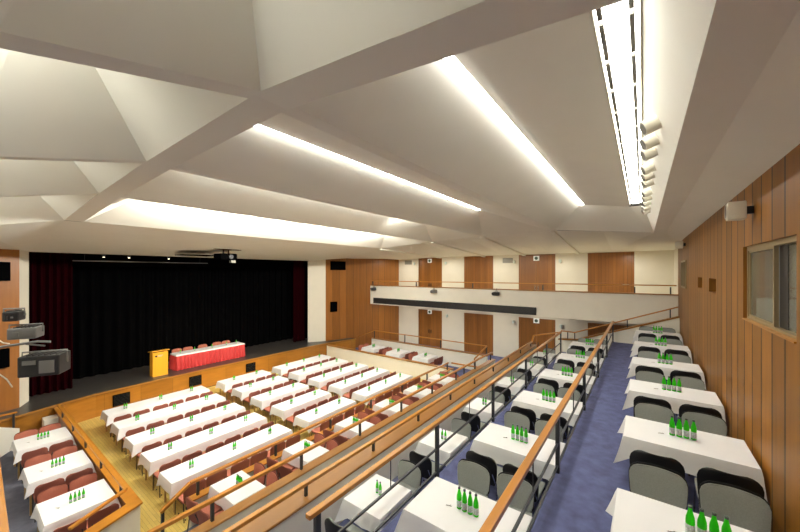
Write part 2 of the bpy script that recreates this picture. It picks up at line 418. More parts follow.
# slots: (x near stage, x far from stage, z, y start, y end) per cell
cellm = MB(); SLOTS = []
def cell(i, xs0, xs1, zs, ys0, ys1, zs1=None):
    zs1 = zs if zs1 is None else zs1
    xa, za = XR[i]-HW[i], ZR[i]; xb, zb = XR[i+1]+HW[i+1], ZR[i+1]
    A0, A1, B0, B1 = (xa,YB1,za),(xa,YE0,za),(xb,YB1,zb),(xb,YE0,zb)
    a0, a1, b0, b1 = (xs1,ys0,zs1),(xs1,ys1,zs1),(xs0,ys0,zs),(xs0,ys1,zs)
    cellm.poly(B0,B1,b1,b0).poly(A0,a0,a1,A1).poly(A0,B0,b0,a0).poly(A1,a1,b1,B1)
    SLOTS.append((xs0,xs1,zs,ys0,ys1))
cell(1, -4.82, -4.68, 7.93, 2.45, 11.3)
cell(2, -7.35, -7.12, 7.85, 2.6, 11.6)
cell(3, -10.15, -9.85, 7.66, 2.9, 12.6)
# first cell carries two slots with a hanging panel between
A0, A1, B0, B1 = (.30,YB1,7.08),(.30,YE0,7.08),(XR[1]+HW[1],YB1,7.4),(XR[1]+HW[1],YE0,7.4)
p = [(-1.80,2.6,8.05),(-1.80,13.1,8.05),(-1.65,2.6,8.05),(-1.65,13.1,8.05),(-.36,2.6,7.85),(-.36,13.2,7.85),(.0,2.6,7.85),(.0,13.2,7.85)]
cellm.poly(B0,B1,p[1],p[0]).poly(p[2],p[3],p[5],p[4]).poly(A0,p[6],p[7],A1)
for e, q in ((0,(A0,B0)),(1,(A1,B1))):
    a, b = q
    cellm.poly(b,p[0+e],p[2+e]).poly(b,p[2+e],p[4+e]).poly(b,p[4+e],a).poly(a,p[4+e],p[6+e])
SLOTS += [(-1.80,-1.65,8.05,2.6,13.1),(-.36,.0,7.85,2.6,13.2)]
# cells towards the near side wall
YL = -4.9
def zl(i, y):   # height of the outer ribs falling to the side wall
    return ZR[i] + (.36*(y-YB0)/1.57 if y > .15 else -.36-(ZR[i]-.36-6.78)*(.15-y)/5.05)
LS = []
def left_cell(i, R1):
    xa, xb = XR[i]-max(HW[i],.02), XR[i+1]+HW[i+1]
    A = [(xa,y,zl(i,y)) for y in (YB0,.15,YL)]; B = [(xb,y,zl(i+1,y)) for y in (YB0,.15,YL)]
    R = [(R1[0],R1[1],R1[2]),(R1[0],YL,R1[2]-.3)]
    w_ = .1
    Ra = [(r[0]+w_,r[1],r[2]) for r in R]; Rb = [(r[0]-w_,r[1],r[2]) for r in R]
    cellm.poly(A[0],Ra[0],Rb[0],B[0])
    cellm.poly(A[0],A[1],Ra[0]).poly(A[1],A[2],Ra[1],Ra[0])
    cellm.poly(B[0],Rb[0],B[1]).poly(B[1],Rb[0],Rb[1],B[2])
    cellm.poly(A[2],B[2],Rb[1],Ra[1])
    LS.append((R1[0]-w_,R1[0]+w_,R1[2],YL+.3,R1[1]-.15))
left_cell(0, (-1.65,.8,8.95)); left_cell(1, (-4.7,.5,8.75)); left_cell(2, (-7.4,.55,8.45)); left_cell(3, (-10.4,.3,8.4))
for i in range(1,5):
    h = max(HW[i], .06)
    for y0, y1 in ((YB0,.15),(.15,YL)):
        cellm.poly((XR[i]-h,y0,zl(i,y0)),(XR[i]+h,y0,zl(i,y0)),(XR[i]+h,y1,zl(i,y1)),(XR[i]-h,y1,zl(i,y1)))
# cells between the far beam and the side wall: sloping fields with thin hanging ribs
for i in range(4):
    xa, xb = XR[i], XR[i+1]; m_ = (xa+xb)/2
    cellm.poly((xa,YE1,ZR[i]),(xb,YE1,ZR[i+1]),(m_,16.3,7.42)).poly((xa,YE1,ZR[i]),(m_,16.3,7.42),(m_,YW,6.80),(xa,YW,6.80))
    cellm.poly((xb,YE1,ZR[i+1]),(xb,YW,6.80),(m_,YW,6.80),(m_,16.3,7.42))
rb = MB()
for i in range(1,5): rb.bar((XR[i],YE0+.1,ZR[i]+.02),(XR[i],YW,6.80),.15,.18)
struct('ceiling_ribs', rb, 'ceil')
# panel between the last rib and the proscenium
ys = [YL,.15,YB0,YE1,17.5,YW]
for a, b in zip(ys[:-1], ys[1:]):
    f = lambda y: zl(4, y) if y < YB0 else (7.04 if y <= YE1 else 7.04-.24*(y-YE1)/(YW-YE1))
    g = lambda y: (6.46 if .1 <= y <= 16 else 6.62)
    cellm.poly((-12.12,a,f(a)),(-12.12,b,f(b)),(-18.45,b,g(b)),(-18.45,a,g(a)))
struct('ceiling_panels', cellm, 'ceil', rec=False)
# roof above the slots keeps the house dark outside
struct('roof', MB().box(-19,1.6,-5.2,21.8,9.3,9.4), 'ceil')

def area(name, loc, size, power, col=(1,.93,.80), rot=(0,0,0), size_y=None, spread=PI):
    l = bpy.data.lights.new(name, 'AREA'); l.energy = power; l.color = col; l.shape = 'RECTANGLE' if size_y else 'DISK'; l.size = size
    if size_y: l.size_y = size_y
    l.spread = spread
    o = bpy.data.objects.new(name, l); COL.objects.link(o); o.location = loc; o.rotation_euler = rot
    return o
# ------------------------------------------------------------------ lamps of the ceiling
def light_slot(k, xs0, xs1, zs, ys0, ys1, label):
    t = thing('strip_light', label, 'light', ((xs0+xs1)/2, ys0, zs), 0, None)
    L = ys1-ys0; wd = xs1-xs0
    MB().box(-wd/2+.003, wd/2-.003, .01, L-.01, .16, .2).box(-wd/2+.003, -wd/2+.02, .01, L-.01, .012, .16).box(wd/2-.02, wd/2-.003, .01, L-.01, .012, .16).obj('housing', 'cream', t)
    nseg = max(1, round(L/2.2)); sl = L/nseg
    for j in range(nseg):
        MB().box(-wd/2+.025, wd/2-.025, j*sl+.03, (j+1)*sl-.03, (.08 if wd > .3 else -.005), .12).obj('diffuser', 'slot_wide' if wd > .3 else 'slot', t)
    return t, L, wd
lab = ['ceiling light strip in the second bay from the panelled wall', 'ceiling light strip hidden in the middle bay', 'wide bright ceiling strip in the bay nearest the stage',
       'long bright ceiling slot running between the two nearest hanging panels', 'widest ceiling light slot with dark grilles beside the row of white spotlights']
for k, s_ in enumerate(SLOTS):
    t, L, wd = light_slot(k, *s_, lab[k])
    if k == 4:
        for x in (-.115, .105):
            for j in range(16):
                y0 = .1+j*L/16
                MB().box(x-.018, x+.018, y0, y0+L/16-.07, .0, .03).obj('grille_bar', 'grid', t)
def wash(xs0, xs1, zs, ys0, ys1, power, off=.12, drop=.06, col=(1,.97,.88)):
    l = bpy.data.lights.new('strip_wash', 'AREA'); l.energy = power; l.color = col; l.shape = 'RECTANGLE'; l.size = ys1-ys0-.3; l.size_y = .08
    o = bpy.data.objects.new('strip_wash', l); COL.objects.link(o); o.location = (xs1+off, (ys0+ys1)/2, zs-drop)
    o.rotation_euler = Vector((-.93,0,-.36)).to_track_quat('-Z','Y').to_euler()
for k, pw in ((0,6),(1,40),(3,3)): wash(*SLOTS[k], pw)
wash(*SLOTS[2][:3], 2.9, 9.6, 560, .42, .22); wash(*SLOTS[2][:3], 9.9, 12.4, 200, .42, .22)
def add_balcony_fill(xs0, xs1, zs, ys0, ys1, power):  # added fill lamps below the slots, put in to brighten the balcony front
    o = area('balcony_fill', ((xs0+xs1)/2, ys1-1.9, zs-.22), .35, power, (1,.97,.88)); o.rotation_euler = Vector((0,.94,-.34)).to_track_quat('-Z','Y').to_euler()
for k, pw in ((1,30),(2,90)): add_balcony_fill(*SLOTS[k], pw)
for k, s_ in enumerate(LS):
    wash(*s_, (50,130,110,170)[k], .2, .35)
for k, s_ in enumerate(LS):
    light_slot(10+k, *s_, f'ceiling light strip above the near side terrace, {ORD[k+1]} bay from the panelled wall')
# ten white cylinder spots beside the widest slot
ys = [4.95,5.56,6.08,6.97,7.49,8.07,9.1,9.7,10.4,11.2,11.8]
cyl = thing('cylinder_spotlight', '', 'spotlight')
prof = [(-.0,0)]
b_ = MB(); b_.tube([(.13,0,.04),(-.10,-.05,-.06)], .085, 18); b_.obj('housing', 'cream', cyl, smooth=True)
b_ = MB(); b_.tube([(-.098,-.0496,-.059),(-.104,-.051,-.062)], .074, 18); b_.obj('lens', 'grid', cyl.children[0], smooth=True)
MB().box(.06,.13,-.03,.03,.0,.06).obj('mount', 'cream', cyl)
P = Proto(cyl)
for k, y in enumerate(ys):
    P.place((.10, y, 7.47), 0, f'white cylinder spotlight on the ceiling slope, {ORD[k+1]} in the row counted from the camera', 'white cylinder spotlights in a row')

# ------------------------------------------------------------------ handrails
def handrail(label, pts, posts, size=(.09,.055), post=(.05,.05), bars=(), thin=(), mat='rail', group=None, postmat='post'):
    """pts: rail centre line; posts: (x,y,z0,z1); bars: (p,q,width)"""
    t = thing('handrail', label, 'handrail', pts[0], 0, group); o = Vector(pts[0])
    mb = MB()
    for a, b in zip(pts[:-1], pts[1:]): mb.bar(Vector(a)-o, Vector(b)-o, *size)
    mb.obj('top_rail', mat, t, bevel=.012)
    for x, y, z0, z1 in posts: MB().box(x-o.x-post[0]/2, x-o.x+post[0]/2, y-o.y-post[1]/2, y-o.y+post[1]/2, z0-o.z, z1-o.z).obj('post', postmat, t)
    for x, y, z0, z1 in thin: MB().tube([Vector((x,y,z0))-o, Vector((x,y,z1))-o], .009, 6).obj('baluster', postmat, t)
    for a, b, w_ in bars: MB().bar(Vector(a)-o, Vector(b)-o, w_, w_).obj('lower_bar', postmat, t)
    return t
x = -1.06
py = [2.7,5.55,8.4,11.25,14.1,17.15]
handrail('long orange wooden handrail on charcoal posts beside the blue gallery aisle', [(x,1.0,3.52),(x,17.3,3.52)], [(x,y,2.61,3.5) for y in py], (.085,.06), (.055,.07),
    [((x,1.0,3.06),(x,17.2,3.06),.028),((x,1.0,2.72),(x,17.2,2.72),.028)], [(x,(a+b)/2,3.06,3.5) for a,b in zip(py[:-1],py[1:])])
x = -3.10
py = [2.56,5.38,8.24,11.2,14.1,16.9]
handrail('long orange wooden handrail between the middle and lower gallery tiers', [(x,2.42,2.885),(x,16.95,2.885)], [(x,y,1.87,2.87) for y in py], (.085,.06), (.055,.07),
    [((x,1.0,2.40),(x,16.9,2.40),.03),((x,1.0,1.97),(x,16.9,1.97),.03)], [(x,(a+b)/2,2.4,2.87) for a,b in zip(py[:-1],py[1:])])
x = -4.55
handrail('long wooden handrail above the wide cap of the gallery front', [(x,1.3,2.16),(x,17.5,2.16),(x,17.85,2.42),(-3.2,YF+.05,2.79)], [(x,y,1.951,2.14) for y in [1.8+1.72*k for k in range(10)]], (.085,.06), (.04,.05))
x = -5.84
handrail('wooden handrail on short posts behind the six red-chaired square tables', [(x,1.7,1.86),(x,14.3,1.86),(x,15.45,1.82)], [(x,y,1.511,1.84) for y in [2.6+1.8*k for k in range(8)]], (.08,.06), (.045,.05))
x = -7.62
handrail('wooden handrail between the hall floor tables and the square tables', [(x,2.42,.98),(x,2.95,1.29),(x,14.3,1.29)], [(x,y,.966,1.27) for y in [3.1+1.85*k for k in range(7)]]+[(x,2.46,0.005,.98)], (.08,.06), (.045,.05))
handrail('short wooden cross rail at the far end of the square tables', [(-7.55,14.5,1.25),(-5.95,14.6,1.25)], [(-6.9,14.54,.415,1.23)], (.08,.06), (.045,.05))
# terrace rails
handrail('wooden handrail inside the near terrace parapet', [(-16.4,2.19,1.08),(-8.85,2.19,1.08),(-8.3,1.25,1.08)], [(xx,2.19,.846,1.06) for xx in (-15.6,-14.0,-12.4,-10.8,-9.2)], (.07,.05), (.05,.04))
handrail('wooden rail with dark posts by the stage end of the near terrace', [(-16.62,.2,1.08),(-16.62,1.28,1.08)], [(-16.62,1.2,.101,1.06)], (.07,.05), (.05,.05))
handrail('wooden handrail on the corridor wall in front of the lower doors', [(-16.85,17.72,.95),(-15.3,17.72,1.56),(-7.02,17.72,1.56),(-7.02,16.0,1.2)],
    [(xx,17.72,1.046,1.54) for xx in (-15.3,-12.65,-9.97,-7.05)]+[(-7.02,16.05,.101,1.18)], (.07,.05), (.05,.05))
handrail('thin wooden handrail along the top of the white balcony', [(-16.0,18.25,5.05),(1.15,18.25,5.12)], [(xx,18.25,4.751,5.03) for xx in (-15.9,-12.1,-8.1,-4.2,-.3)]+[(.95,18.25,4.751,5.05)], (.06,.05), (.05,.06))
handrail('sloping wooden handrail above the end wall of the upper gallery', [(-3.2,YF+.07,2.86),(-2.6,YF+.07,2.84),(1.15,YF+.07,4.28)], [(-2.9,YF+.07,2.47,2.84),(-2.6,YF+.07,2.5,2.82),(-.55,YF+.07,3.25,3.6),(.9,YF+.07,3.8,4.17)], (.07,.05), (.04,.05))
handrail('wooden stair handrail close to the camera at the edge of the near terrace', [(-6.6,.27,4.02),(-5.45,.27,3.68),(-4.45,.27,3.36),(-3.3,.27,3.0)], [(-6.5,.26,.101,3.96)], (.06,.12), (.05,.05))

# ------------------------------------------------------------------ furniture prototypes
def back_panel(wd, z0, z1, y, th, rc, curve, lean, nx=12, nz=8):
    """a curved upholstered back with round upper corners"""
    mb = MB(); vs = []; cols = []
    def halfw(z):
        t = (z-z0)/(z1-z0); w_ = wd/2*(.93+.07*min(1,t*1.6))
        if z > z1-rc:
            d = z-(z1-rc); w_ -= rc-math.sqrt(max(0, rc*rc-d*d))
        if z < z0+.04: w_ -= .03*(1-(z-z0)/.04)
        return w_
    for side in (0, 1):
        for j in range(nz+1):
            tj = j/nz; z = z0+(z1-z0)*math.sin(tj*PI/2)**.9
            h = halfw(z)
            for i in range(nx+1):
                u = -1+2*i/nx; x = h*u
                yy = y + curve*(1-u*u)*-1 - lean*(z-z0)
                edge = max(abs(u)**6, ((z-z0)/(z1-z0))**10)
                yy += (th*(1-.5*edge) if side == 0 else th*.25*edge)
                vs.append((x, yy, z))
    n = (nx+1)*(nz+1); fs = []
    q = lambda s_, j, i: s_*n+j*(nx+1)+i
    for j in range(nz):
        for i in range(nx):
            fs.append((q(0,j,i),q(0,j+1,i),q(0,j+1,i+1),q(0,j,i+1))); fs.append((q(1,j,i),q(1,j,i+1),q(1,j+1,i+1),q(1,j+1,i)))
    for j in range(nz):
        fs.append((q(0,j,0),q(1,j,0),q(1,j+1,0),q(0,j+1,0))); fs.append((q(0,j,nx),q(0,j+1,nx),q(1,j+1,nx),q(1,j,nx)))
    for i in range(nx):
        fs.append((q(0,nz,i),q(1,nz,i),q(1,nz,i+1),q(0,nz,i+1))); fs.append((q(0,0,i),q(0,0,i+1),q(1,0,i+1),q(1,0,i)))
    return mb.add(vs, fs)
def make_chair(name, cush, shell, leg, wd=.50, top=.84, rc=.11):
    t = thing(name, '', 'chair')
    MB().box(-wd/2+.01, wd/2-.01, -.20, .24, .405, .455).obj('seat', cush, t, bevel=.022, smooth=True)
    back_panel(wd, .43, top-.012, -.215, .035, rc, .03, .10).obj('backrest', cush, t, smooth=True)
    back_panel(wd+.014, .385, top, -.236, .018, rc+.01, .03, .10).obj('back_shell', shell, t, smooth=True)
    for s_ in (-1, 1):
        MB().tube([(s_*(wd/2-.02), .20, .40), (s_*(wd/2-.01), .225, .0)], .011, 6).obj('leg', leg, t)
        MB().tube([(s_*(wd/2-.02), -.19, .40), (s_*(wd/2-.01), -.245, .0)], .011, 6).obj('leg', leg, t)
        MB().tube([(s_*(wd/2-.03), -.16, .40), (s_*(wd/2-.03), -.235, .44), (s_*(wd/2-.06), -.285, .60)], .010, 6).obj('back_support', leg, t)
    for lg_ in [c for c in t.children if c.name.startswith('leg')]:
        f_ = min(lg_.data.vertices, key=lambda v: v.co.z).co
        cx = sum(v.co.x for v in lg_.data.vertices if v.co.z < .02)/8; cy = sum(v.co.y for v in lg_.data.vertices if v.co.z < .02)/8
        MB().lathe([(.014,0),(.014,.025)],6,(cx,cy,0)).obj('rubber_foot','blackmetal',lg_)
    MB().tube([(-wd/2+.02, .20, .395), (-wd/2+.02, -.19, .395)], .011, 6).tube([(wd/2-.02, .20, .395), (wd/2-.02, -.19, .395)], .011, 6).tube([(-wd/2+.02, .19, .395), (wd/2-.02, .19, .395)], .011, 6).obj('seat_frame', leg, t)
    return Proto(t)
GREY = make_chair('conference_chair', 'grey', 'blackshell', 'chrome', .53, .85, .12)
RED = make_chair('banquet_chair', 'red', 'redshell', 'legdark', .47, .81, .09)

def make_table(name, lx, ly, h=.745, leg='table_wood', inset=.08, iny=None):
    t = thing(name, '', 'table')
    MB().box(-lx/2, lx/2, -ly/2, ly/2, h-.03, h).obj('tabletop', 'table_wood', t, bevel=.004, seg=1)
    MB().box(-lx/2+.07, lx/2-.07, -ly/2+.07, -ly/2+.09, h-.1, h-.03).box(-lx/2+.07, lx/2-.07, ly/2-.09, ly/2-.07, h-.1, h-.03).box(-lx/2+.07, -lx/2+.09, -ly/2+.09, ly/2-.09, h-.1, h-.03).box(lx/2-.09, lx/2-.07, -ly/2+.09, ly/2-.09, h-.1, h-.03).obj('apron', 'table_wood', t)
    for sx in (-1, 1):
        for sy in (-1, 1):
            cx, cy = sx*(lx/2-inset), sy*(ly/2-(inset if iny is None else iny))
            MB().box(cx-.018, cx+.018, cy-.018, cy+.018, 0, h-.03).obj('leg', leg, t)
    return Proto(t)
def cloth_mesh(lx, ly, hang, seed, flare=.07, droop=.12, cz=.15, flare_r=None):
    """a linen cloth over a table: flat top, hanging sides with soft waves, drooping points at the corners"""
    rnd = random.Random(seed); mb = MB()
    step = .11
    per = []   # (x, y, nx, ny, cornerness)
    def side(p, q, nrm):
        L = math.dist(p, q); n = max(3, int(L/step))
        for k in range(n):
            t = k/n; d = min(t, 1-t)*L
            c = max(0, 1-d/cz)
            per.append((p[0]+(q[0]-p[0])*t, p[1]+(q[1]-p[1])*t, nrm[0], nrm[1], c, t*L))
    a, b = lx/2, ly/2
    cs = [(-a,-b),(a,-b),(a,b),(-a,b)]; ns = [(0,-1),(1,0),(0,1),(-1,0)]
    for k in range(4): side(cs[k], cs[(k+1)%4], ns[k])
    n = len(per); K = 5
    ph = [rnd.uniform(0, 6.28) for _ in range(8)]
    r = .012
    rings = []
    rings.append([(x-.03*(1 if x > 0 else -1)*(abs(x) > a-.031), y-.03*(1 if y > 0 else -1)*(abs(y) > b-.031), 0) for x, y, *_ in per])
    rings.append([(x, y, -.002) for x, y, *_ in per])
    for k in range(1, K+1):
        t = k/K; ring = []
        for idx, (x, y, nx, ny, c, s_) in enumerate(per):
            if c >= .999:   # the very corner: normal is diagonal
                px_, py_ = per[idx-1][2], per[idx-1][3]; nx, ny = (nx+px_)*.75, (ny+py_)*.75
            wv = math.sin(s_*11+ph[0]+idx*.05)*.010+math.sin(s_*23+ph[1])*.006
            h = hang*(1+.04*math.sin(s_*3+ph[2])) + droop*c**1.5
            off = r + (.015+wv)*t + (flare if x <= 0 or flare_r is None else flare_r)*c**1.3*t**1.2
            ring.append((x+nx*off, y+ny*off, -h*t-.004))
        rings.append(ring)
    vs = [v for rg in rings for v in rg]; fs = [tuple(range(n))]
    for k in range(len(rings)-1):
        for i in range(n): fs.append((k*n+i, (k+1)*n+i, (k+1)*n+(i+1)%n, k*n+(i+1)%n))
    return mb.add(vs, fs)
def cloth(lx, ly, hang, seed, loc, label, group, rotz=0, **k):
    o = cloth_mesh(lx, ly, hang, seed, **k).obj('tablecloth', 'cloth', smooth=True, loc=loc)
    o.rotation_euler.z = rotz
    return tag(o, label, 'tablecloth', group)
# bottle
bt = MB().lathe([(.029,0),(.033,.004),(.033,.145),(.031,.170),(.022,.205),(.0145,.235),(.0135,.262)], 10).obj('glass_bottle', 'bottle', smooth=True)
tag(bt, '', 'bottle')
MB().lathe([(.0336,.028),(.0340,.029),(.0340,.112),(.0336,.113)], 10).obj('label', 'label', bt, smooth=True)
MB().lathe([(.0144,.254),(.0165,.256),(.0165,.274),(.013,.277)], 10).obj('bottle_cap', 'capm', bt, smooth=True)
BOT = Proto(bt)
op = MB().tube([(-.03,0,.006),(.03,0,.006)], .004, 6).tube([(.03+.012*math.cos(a_), .012*math.sin(a_), .006) for a_ in [k*PI/4 for k in range(9)]], .003, 6).obj('bottle_opener', 'chrome')
tag(op, '', 'bottle opener'); OPN = Proto(op)

# ------------------------------------------------------------------ gallery tables
YR = [3.88, 6.14, 8.42, 10.82, 13.42, 16.08]
TG = make_table('gallery_table', 1.34, .83, leg='post')
TGC = make_table('small_gallery_table', .78, .83, leg='post')
def gallery(zf, xc, lx, proto, n_side, nb, where, key, ys, cham):
    for r, y in enumerate(ys):
        o_ = ORD[r+1]; zt = zf+.75
        proto.place((xc, y, zf), 0, f'{o_} table from the camera {where}, under a white cloth', f'tables {key}')
        cloth(lx, .85, .265, 100+r+int(xc*10), (xc, y, zt), f'white cloth on the {o_} table from the camera {where}', f'white cloths {key}', flare=.13, droop=.12, flare_r=(.03 if key.endswith('wall') else None), cz=.11)
        xs_ = [xc-.315, xc+.315] if n_side == 2 else [xc]
        for s_, (off, rz, col_) in enumerate(((-.85/2-.268, 0, 'seen from its black back, near side of'), (.85/2+.275, PI, 'showing its grey seat front, far side of'))):
            for q, xx in enumerate(xs_):
                if r == 0 and s_ == 0 and key != 'in the lower tier': continue
                if y+off > 17.05 and s_: off = 17.05-y
                sd = '' if n_side == 1 else (' by stage' if q == 0 else ' by aisle wall') 
                sd = '' if n_side == 1 else (', stage-side,' if q == 0 else ', wall-side,')
                GREY.place((xx+random.uniform(-.015,.015), y+off+random.uniform(-.02,.02), zf), rz+random.uniform(-.04,.04),
                    f'grey chair{sd} {"back turned" if s_ == 0 else "facing camera"}, {o_} table from camera {where}', f'grey chairs {key}')
        for q in range(nb):
            bx = xc+(q-(nb-1)/2)*.078
            BOT.place((bx, y+random.uniform(-.008,.008)+.02, zt+.001), random.uniform(-.5,.5), f'green bottle, {ORD[q+1]} from stage side, {o_} table from camera {where}', f'bottles {key}', .78 if nb == 2 else None)
        if nb == 4: OPN.place((xc-.25, y-.03, zt+.001), .4, f'small metal opener on the {o_} table from camera {where}', f'openers {key}')
gallery(ZA, .455, 1.36, TG, 2, 4, 'along panelled wall', 'along the panelled wall', YR, 0)
gallery(ZB, -1.82, 1.39, TG, 2, 4, 'between the two handrails', 'between the two handrails', [3.92,6.14,8.45,10.85,13.4,16.0], 0)
gallery(ZC, -3.65, .79, TGC, 1, 2, 'behind the gallery front', 'in the lower tier', [4.32,6.62,9.02,11.5,13.95,16.2], 0)

# ------------------------------------------------------------------ hall tables: three blocks of five rows
ROWX = [-9.24, -10.68, -12.12, -13.66, -15.16]      # last one is nearest the stage
BL = [('lectern-side', 3.05, 3), ('middle', 7.0, 2), ('balcony-side', 9.78, 3)]
TH = make_table('hall_table', .73, 1.08)
for bi, (bn, yb, nt_) in enumerate(BL):
    for ri, x in enumerate(ROWX):
        rn = ORD[5-ri]
        L = 1.088*nt_; y0 = yb+(0,.02,.04,.08,.14)[ri]
        for k in range(nt_):
            TH.place((x, y0+1.088*(k+.5), 0), 0, f'wood-legged table, {ORD[k+1]} from lectern end, {rn} row from stage, {bn} block', 'hall tables set in rows')
        cloth(.75, L+.01, .25, 300+bi*10+ri, (x, y0+L/2, .75), f'long white cloth over the {rn} row from the stage, {bn} block', 'long white cloths on the hall rows', flare=.05, droop=.08)
        c_ = 0
        for k in range(nt_):
            yc = y0+1.088*(k+.5)
            for s_ in (-1, 1):
                c_ += 1
                RED.place((x+.375+.225+random.uniform(-.015,.015), yc+s_*.262+random.uniform(-.012,.012), 0), PI/2+random.uniform(-.05,.05),
                    f'red chair, {ORD[c_]} from lectern end, {rn} row from stage, {bn} block', 'red chairs in the hall rows')
            for q in (0, 1):
                BOT.place((x+.05+random.uniform(-.01,.01), yc-.03+q*.06, .751), random.uniform(0,6), f'green bottle, {ORD[2*k+q+1]} from lectern end, {rn} row from stage, {bn} block', 'bottles on the hall rows', .76)

# ------------------------------------------------------------------ six square tables on the low tier
TD = make_table('square_table', .95, .66, inset=.03, iny=.28)
for k, y in enumerate([3.6,5.365,7.13,8.895,10.66,12.425]):
    o_ = ORD[k+1]; zt = ZD+.75; x = -6.92
    TD.place((x, y, ZD), 0, f'square table with red chairs behind front rail, {o_} from the camera end', 'square tables on the low tier')
    cloth(.97, .68, .24, 500+k, (x, y, zt), f'white cloth on the {o_} square table from the camera end of the low tier', 'white cloths on the low tier', flare=.04, droop=.03)
    for s_, rz, wd_ in ((-1, 0, 'near'), (1, PI, 'far')):
        for q in (0, 1):
            RED.place((x-.25+q*.5, y+s_*(.34+(.20 if s_ < 0 else .06)), ZD), rz+random.uniform(-.08,.08), f'red chair, {"stage" if q == 0 else "gallery"}-side, {wd_} edge of {o_} square table from camera end', 'red chairs at the square tables')
    for q in range(4):
        BOT.place((x-.09+q*.06, y+.03, zt+.001), random.uniform(0,6), f'green bottle, {ORD[q+1]} from stage side, {o_} square table from camera end', 'bottles on the square tables', .74)

# ------------------------------------------------------------------ side terraces
TT = make_table('terrace_table', .98, 1.05, inset=.02)
for nm, yc, xs_, full in (('near', 1.58, [-9.7,-11.82,-14.1], True), ('far', 16.18, [-10.1,-12.05,-14.05], False)):
    for k, x in enumerate(xs_):
        o_ = ORD[3-k]; zt = ZT+.75; wt = f'{nm} side terrace'
        TT.place((x, yc, ZT), 0, f'{o_} table from the stage on the {wt}', 'terrace tables')
        cloth(1.0, 1.07, .22, 600+k+int(yc), (x, yc, zt), f'white cloth on the {o_} table from stage on the {wt}', 'white cloths on the terraces', droop=.07)
        for s_, rz, wd_ in ((1, PI/2, 'back turned'), (-1, -PI/2, 'facing camera')):
            off = .5+.13 if s_ == 1 else .5+.12
            for q in (0, 1):
                RED.place((x+s_*off, yc-.248+q*.496, ZT), rz+random.uniform(-.02,.02), f'red chair, {wd_}, {"nearer" if q == 0 else "farther"} one, {o_} table from stage, {wt}', 'red chairs on the terraces')
        for q in range(4):
            BOT.place((x+.02, yc-.10+q*.066, zt+.001), random.uniform(0,6), f'green bottle, {ORD[q+1]} from camera, {o_} table from stage, {wt}', 'bottles on the terraces', .72)
        if full: OPN.place((x+.02, yc-.3, zt+.001), .6, f'small metal opener on the {o_} table from stage, {wt}', 'openers on the near terrace')

# ------------------------------------------------------------------ stage: lectern, table, chairs, curtains
t = thing('lectern', 'yellow-orange wooden lectern standing on the stage', 'lectern', (-18.15, 5.72, ZS))
MB().box(.15,.19,-.30,.30,0,1.10).obj('front_panel','lectern',t,bevel=.005,seg=1)
MB().box(-.2,.149,-.30,-.26,0,1.10).obj('side_panel','lectern',t); MB().box(-.2,.149,.26,.30,0,1.10).obj('side_panel','lectern',t)
MB().bar((-.26,0,1.10),(.24,0,1.17),.70,.035).obj('reading_top','lectern',t)
MB().box(-.2,.149,-.26,.26,.6,.63).obj('shelf','lectern',t)
lg = MB()
lg.lathe([(.045,0),(.045,.004)],16); lo = lg.obj('emblem','blackmetal',t.children[0]); lo.location=(.192,-.17,.93); lo.rotation_euler=(0,PI/2,0)
MB().box(.191,.195,-.10,.10,.94,.965).box(.191,.195,-.10,.04,.90,.92).obj('emblem_lettering','label',t.children[0])
TS = make_table('stage_table', .68, 3.36)
xs_, yc = -18.62, 8.17
TS.place((xs_, yc, ZS), 0, 'long conference table on the stage under red skirting', 'stage table')
# white runner and pleated red skirt
o = cloth_mesh(.70, 3.38, .06, 900, flare=.01, droop=.0).obj('tablecloth', 'cloth', smooth=True, loc=(xs_, yc, ZS+.752)); tag(o, 'narrow white cloth lying on the red-skirted stage table', 'tablecloth')
sk = MB(); per = []; a, b = .36, 1.70
for (p, q) in (((-a,-b),(a,-b)),((a,-b),(a,b)),((a,b),(-a,b))):
    L = math.dist(p,q); n = int(L/.02)
    for k in range(n):
        tt = k/n; per.append((p[0]+(q[0]-p[0])*tt, p[1]+(q[1]-p[1])*tt, (q[1]-p[1])/L, -(q[0]-p[0])/L, len(per)*.02))
vs = []; K = 4
for k in range(K+1):
    tt = k/K
    for x, y, nx, ny, s_ in per:
        off = .03+.042*(.35+.65*tt)*math.sin(s_*36+1.2*math.sin(s_*5)) + .03*tt
        vs.append((x+nx*off, y+ny*off, .69-.68*tt))
n = len(per); fs = [(k*n+i,(k+1)*n+i,(k+1)*n+i+1,k*n+i+1) for k in range(K) for i in range(n-1)]
sk.add(vs, fs); o = sk.obj('table_skirt','redcloth',smooth=False,loc=(xs_,yc,ZS)); tag(o,'pleated red skirt hanging around the stage table','table skirt')
for k, y in enumerate((6.95,7.46,8.2,8.93,9.44)):
    RED.place((-19.28, y, ZS), -PI/2+random.uniform(-.05,.05), f'red chair behind the red-skirted stage table, {ORD[k+1]} from the lectern', 'red chairs on the stage')
for k, y in enumerate((6.75,7.4,8.25,9.0,9.55)):
    BOT.place((-18.55, y, ZS+.757), 0, f'green bottle on the stage table, {ORD[k+1]} from the lectern', 'bottles on the stage table', .76)
